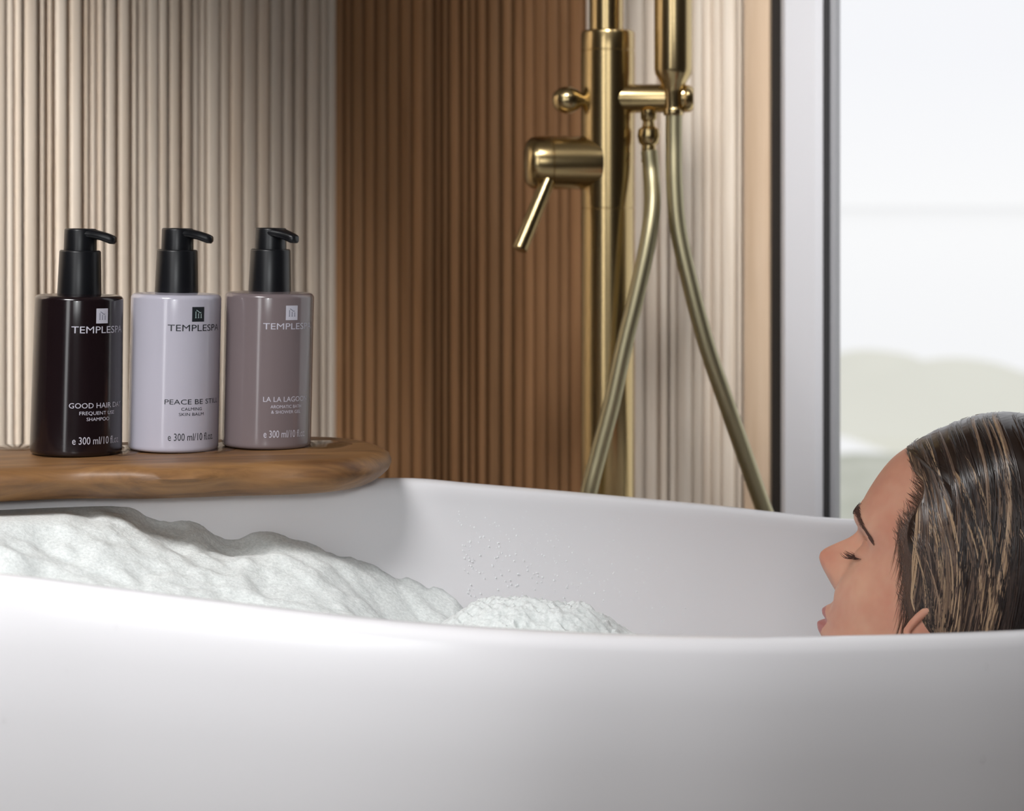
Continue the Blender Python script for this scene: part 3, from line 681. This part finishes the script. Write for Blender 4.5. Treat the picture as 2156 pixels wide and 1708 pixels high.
def sect(z, th, Ff=F0, Bf=BK, Wf=WD):
    n = float(NP(z)); c = float(CWD(z)); f, b, w = float(Ff(z)), float(Bf(z)), float(Wf(z))
    ct, st = math.cos(th), math.sin(th)
    R_ = (f-c) if ct >= 0 else (c-b)
    return c+R_*math.copysign(abs(ct)**(2/n), ct), w*math.copysign(abs(st)**(2/n), st)
zs = list(np.concatenate([[118, 117.6, 117, 116], np.arange(114, 24, -2.4), np.arange(24, -126, -1.05), np.arange(-126, -420, -6)]))
us = np.linspace(-math.pi, math.pi, 300, endpoint=False)
Rr = []
for z in zs:
    row = []
    for u in us:
        th = u-0.5*math.sin(u)
        a, l = sect(z, th)
        if math.cos(th) > 0 and -92 < z < 28: a += feat(l, z)*min(1, math.cos(th)*4)
        row.append(H2W(a*HA, l, z))
    Rr.append(row)
pm = MB(); pm.rings(Rr, True, True, True)
def ear(side):
    c0 = (-90, 70*side, -46)
    outl = []
    for k in range(25):                                       # outer rim of the ear, front top round to the lobe
        t = math.radians(200-k/24*290); rx = 17 if math.sin(t) > 0 else 13; rz = 30
        outl.append(H2W((c0[0]-rx*math.cos(t)-4*math.sin(t))*HA, c0[1]+side*2.0, c0[2]+rz*math.sin(t)))
    pm.tube(outl, [0.0026+0.0012*math.sin(math.pi*k/24) for k in range(25)], 10)
    rings = []
    for s in (1.0, 0.75, 0.5, 0.25, 0.05):
        rings.append([H2W((c0[0]+s*15*math.cos(t)-3*math.sin(t)*s)*HA, c0[1]+side*(0.2+1.6*s), c0[2]+s*29*math.sin(t)) for t in [2*math.pi*j/24 for j in range(24)]])
    pm.rings(rings, True, False, True)
ear(1); ear(-1)
M_skin = mat('skin', lin(206, 154, 130), rough=0.42, spec=0.4, sss=0.25)
noise_mix(M_skin, lin(200, 140, 118), lin(212, 163, 138), ns=26, detail=3, lo=0.3, hi=0.7)
M_lip = mat('lip_skin', lin(176, 104, 98), rough=0.35, sss=0.2)
mi = []
nU = len(us)
for fi, f in enumerate(pm.f):
    k = 0
    if len(f) == 4 and fi < (len(zs)-1)*nU:
        i, j = divmod(fi, nU); z = zs[i]; u = us[j]; th = u-0.5*math.sin(u)
        if -84 < z < -60 and math.cos(th) > 0.3:
            a, l = sect(z, th)
            if abs(l) < 22*math.sqrt(max(0, 1-((z+71)/12)**2)): k = 1
    mi.append(k)
person = link('person', pm.v, pm.f, None, None, True, None, mats=[M_skin, M_lip], midx=mi)
tag(person, 'woman with wet slicked-back hair lying back in the bathtub in profile', 'person')

# hair: a wet cap over the skull plus separate locks lying on it
hF = pchip([135.5, 133.5, 129, 122, 114, 106, 96, 86, 80, 76, 60, -160], [-98, -79, -65, -52, -41.5, -33, -23, -14.5, -10.0, -7.0, 2, 2])
hB = pchip([135.5, 133.5, 129, 118, 96, 60, 30, 0, -40, -100, -200], [-102, -124, -142, -164, -184, -196, -199, -197, -190, -184, -180])
hW = pchip([135.5, 133.5, 129, 118, 96, 70, 40, 20, 0, -20, -40, -70, -110, -200], [1, 24, 39, 57, 71, 78, 80.5, 80.5, 79, 77.5, 76, 74, 72, 70])
HL = pchip([76, 70, 59, 47, 38, 30, 20, 7, -6, -22, -33, -40, -48, -56, -200], [0, -12, -29, -35, -35, -34, -36, -43, -51, -57, -68, -84, -96, -102, -106])   # hairline on the side
def HC(z): return float(HL(z))-(9.0 if z < 66 else 9.0*(76-z)/10 if z < 76 else 0)
def hsect_l(z, a):
    n = float(NP(z)); c = float(CWD(z)); f, b, w = float(hF(z)), float(hB(z)), float(hW(z))
    x = (a-c)/((f-c) if a >= c else (b-c))
    return w*max(0.0, 1-min(abs(x), 1)**n)**(1/n)
def th_of(z, a):
    n = float(NP(z)); c = float(CWD(z)); f = float(hF(z))
    return math.acos(max(-1, min(1, math.copysign(abs((a-c)/(f-c))**(n/2), a-c)))) if a > c else math.pi/2+math.asin(min(1, abs((a-c)/(c-float(hB(z))))**(n/2)))
def streak(a, l, z):
    c_ = (z*0.72-a*-0.0+a*-0.70); return c_
hm = MB(); rows = []; NT = 240
hz_ = list(np.concatenate([[135.5, 135.2, 134.6, 133.5], np.arange(132, 78, -2.0), np.arange(78, -60, -1.6), np.arange(-60, -190, -5)]))
for z in hz_:
    row = []
    t0 = 0.0 if z >= 76 else th_of(z, HC(z))
    for j in range(NT+1):
        u = -1+2*j/NT                                           # -1..1 from far hairline round the back to near hairline
        th = math.pi+u*(math.pi-t0)
        a, l = sect(z, th, hF, hB, hW)
        edge = (1-abs(u))*(math.pi-t0)*85                       # distance from the hairline in mm
        if z > 76: edge = max(edge, (z-74)*1.4)
        k = min(1, edge/26)**1.15
        a2, l2 = sect(min(z, 117.9) if z > 60 else z, th)
        sk = (a2*HA, l2, z-(1-k)*10*(1 if z > 100 else 0))
        c1 = (a+z)*0.5; c2 = l*0.4
        rip = 0.9*noise.noise(Vector(((a-z*0.9)*0.16, l*0.03, 2)))+0.5*noise.noise(Vector(((a-z*0.9)*0.45, l*0.05, 6)))
        aa, ll = a*HA, l
        aa = sk[0]+(aa-sk[0])*k; ll = sk[1]+(ll-sk[1])*k
        rr = 0.3+k*rip
        dn = Vector((aa+92, ll, (z-20)*0.8)).normalized()
        row.append(H2W(aa+dn.x*rr, ll+dn.y*rr, z+dn.z*rr))
    rows.append(row)
hm.rings(rows, False, False, False)
M_hair = mat('wet_hair', lin(48, 34, 27), rough=0.30, spec=0.5, coat=0.2)
for i_ in range(len(hm.t)): hm.t[i_] = (0.75, 0.72, 0.72)
DARK = [(0.4, 0.42, 0.5), (0.6, 0.6, 0.7), (0.85, 0.85, 0.95), (1.2, 1.25, 1.35), (1.9, 2.0, 2.1)]
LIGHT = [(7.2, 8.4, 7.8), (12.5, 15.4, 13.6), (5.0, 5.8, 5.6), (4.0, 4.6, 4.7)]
def hair_pt(z, a, side, lift):
    hl = HC(z) if z < 76 else float(hF(z)); k_ = min(1, max(0, (hl-a))/26)**1.15
    l = hsect_l(z, a)
    if z < 76:
        n_p = float(NP(z)); c_p = float(CWD(z)); f_p, b_p, w_p = float(F0(z)), float(BK(z)), float(WD(z))
        x_ = (a-c_p)/((f_p-c_p) if a >= c_p else (b_p-c_p)); ls_ = w_p*max(0, 1-min(abs(x_), 1)**n_p)**(1/n_p)
        l = ls_+(l-ls_)*k_
    aa = a*HA; dn = Vector((a+92, l, (z-20)*0.8)).normalized()
    rip = 0.9*noise.noise(Vector(((a-z*0.9)*0.16, l*0.03, 2)))+0.5*noise.noise(Vector(((a-z*0.9)*0.45, l*0.05, 6)))
    rr = 0.3+k_*rip+lift
    return H2W(aa+dn.x*rr, side*(l+dn.y*rr), z+dn.z*rr)
def lock(z0, a0, side, da, dz, rad, tone, lift=0.0, n=24, curve=0.6, s1=1.0, baby=False):
    P = []; Rd = []
    for k in range(n+1):
        s = s1*k/n
        z = z0-dz*((1-curve)*s+curve*s*s); a = a0-da*(s-0.42*s*s)/0.58
        if z < -175: break
        a = max(min(a, float(hF(z))-0.4), float(hB(z))+1.0)
        if z < 62 and not baby: a = min(a, HC(z)-0.5)
        P.append(hair_pt(z, a, side, lift)); q_ = k/n
        Rd.append(rad/1000*min(1, 0.3+q_*5)*min(1, (1-q_)*4+0.15))
    if len(P) > 5: hm.tube(P, Rd, 5, tone)
def flow(z0, a0):
    """combed-back direction at a root: (backwards, downwards) travel in mm"""
    if z0 > 76: return 66+0.10*(z0-76), 150+0.35*(z0-76)
    return 50+0.2*max(z0, -20), 135+0.3*z0
for side, ncl in ((1, 240), (-1, 60)):
    for k in range(ncl):
        if random.random() < 0.42:
            z0 = random.uniform(-34, 74); a0 = HC(z0)-random.uniform(0, 9)
        else:
            z0 = random.uniform(40, 133)
            hi = float(hF(z0))-1 if z0 > 76 else float(HL(z0))-6
            a0 = random.uniform(max(-150, float(hB(z0))+6), hi) if random.random() < 0.5 else hi-random.expovariate(1/12)
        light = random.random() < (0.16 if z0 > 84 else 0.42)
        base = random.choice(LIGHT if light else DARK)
        da, dz = flow(z0, a0); da *= random.uniform(0.92, 1.08); dz *= random.uniform(0.95, 1.05)
        s1 = random.uniform(0.55, 1.25); wcl = random.uniform(1.2, 3.4)
        for q in range(random.randint(9, 18) if light else random.randint(5, 13)):
            f_ = random.uniform(0.75, 1.3); tone = tuple(c*f_ for c in base)
            j_ = random.gauss(0, wcl)
            lock(z0+j_*0.75, a0+j_*0.65, side, da+random.gauss(0, 2), dz+random.gauss(0, 3), random.uniform(0.28, 0.75), tone, lift=random.uniform(0.1, 0.55), s1=s1*random.uniform(0.85, 1.1))
# fine baby hair along the hairline
for side, cnt in ((1, 3400), (-1, 80)):
    for k in range(cnt):
        z0 = random.uniform(-46, 72); a0 = float(HL(z0))+random.triangular(-20, 6, -8)*(1.0 if z0 > -38 else 0.5)
        kz = 0.35 if z0 > 40 else 1.0
        lock(z0, a0-(3 if z0 > 55 else 0), side, random.uniform(8, 24), random.uniform(8, 36)*kz, random.uniform(0.06, 0.14), random.choice([(2.6, 2.3, 2.0), (1.4, 1.2, 1.1), (3.8, 3.5, 3.0)]), lift=0.05, n=10, baby=True)
hair = hm.build('hair', M_hair, person, sharp=None, tones=True)
attr_mul(M_hair, 'tone')
# eyebrows and lashes
M_brow = mat('brow_hair', lin(70, 42, 34), rough=0.6)
def face_pt(l, z, lift=0.0):
    n = float(NP(z)); c = float(CWD(z)); f, w = float(F0(z)), float(WD(z))
    a = c+(f-c)*max(0, 1-(abs(l)/w)**n)**(1/n)+feat(l, z)
    return Vector((a*HA+lift, l, z))
BZ = pchip([8, 16, 24, 34, 42, 50], [13.5, 16, 17.5, 14.5, 9.5, 4.0])
for side in (1, -1):
    br = MB()
    for k in range(420):
        s = random.random(); l0 = 7+s*42; zc = float(BZ(l0)); wd = 4.0*(1-s*0.55)
        z0 = zc+random.gauss(0, wd*0.55)
        pts = []
        for q_ in range(4):
            t = q_/3; p = face_pt((l0+t*5)*side, z0+t*(2.6-6.0*s), 0.4+0.4*math.sin(t*math.pi)); pts.append(H2W(*p))
        br.tube(pts, [0.00015, 0.00017, 0.00013, 0.00005], 5)
    br.build('eyebrow', M_brow, person)
    la = MB()
    for k in range(34):
        s = k/33; l0 = 20+s*22; z0 = -16.0+0.012*(l0-31)**2
        ln = 13.0*(0.6+0.4*math.sin(s*math.pi))*random.uniform(0.8, 1.1); pts = []; fz = random.uniform(0.1, 1.9)
        for q_ in range(6):
            t = q_/5; p = face_pt(l0*side, z0, 0.0); pts.append(H2W(p.x+ln*t*0.85, p.y+side*(s-0.35)*ln*t*0.6, p.z-ln*(0.55*t-0.45*t*t)*fz))
        la.tube(pts, [0.0002, 0.00022, 0.0002, 0.00016, 0.0001, 0.00004], 5)
    la.build('eyelashes', M_brow, person)
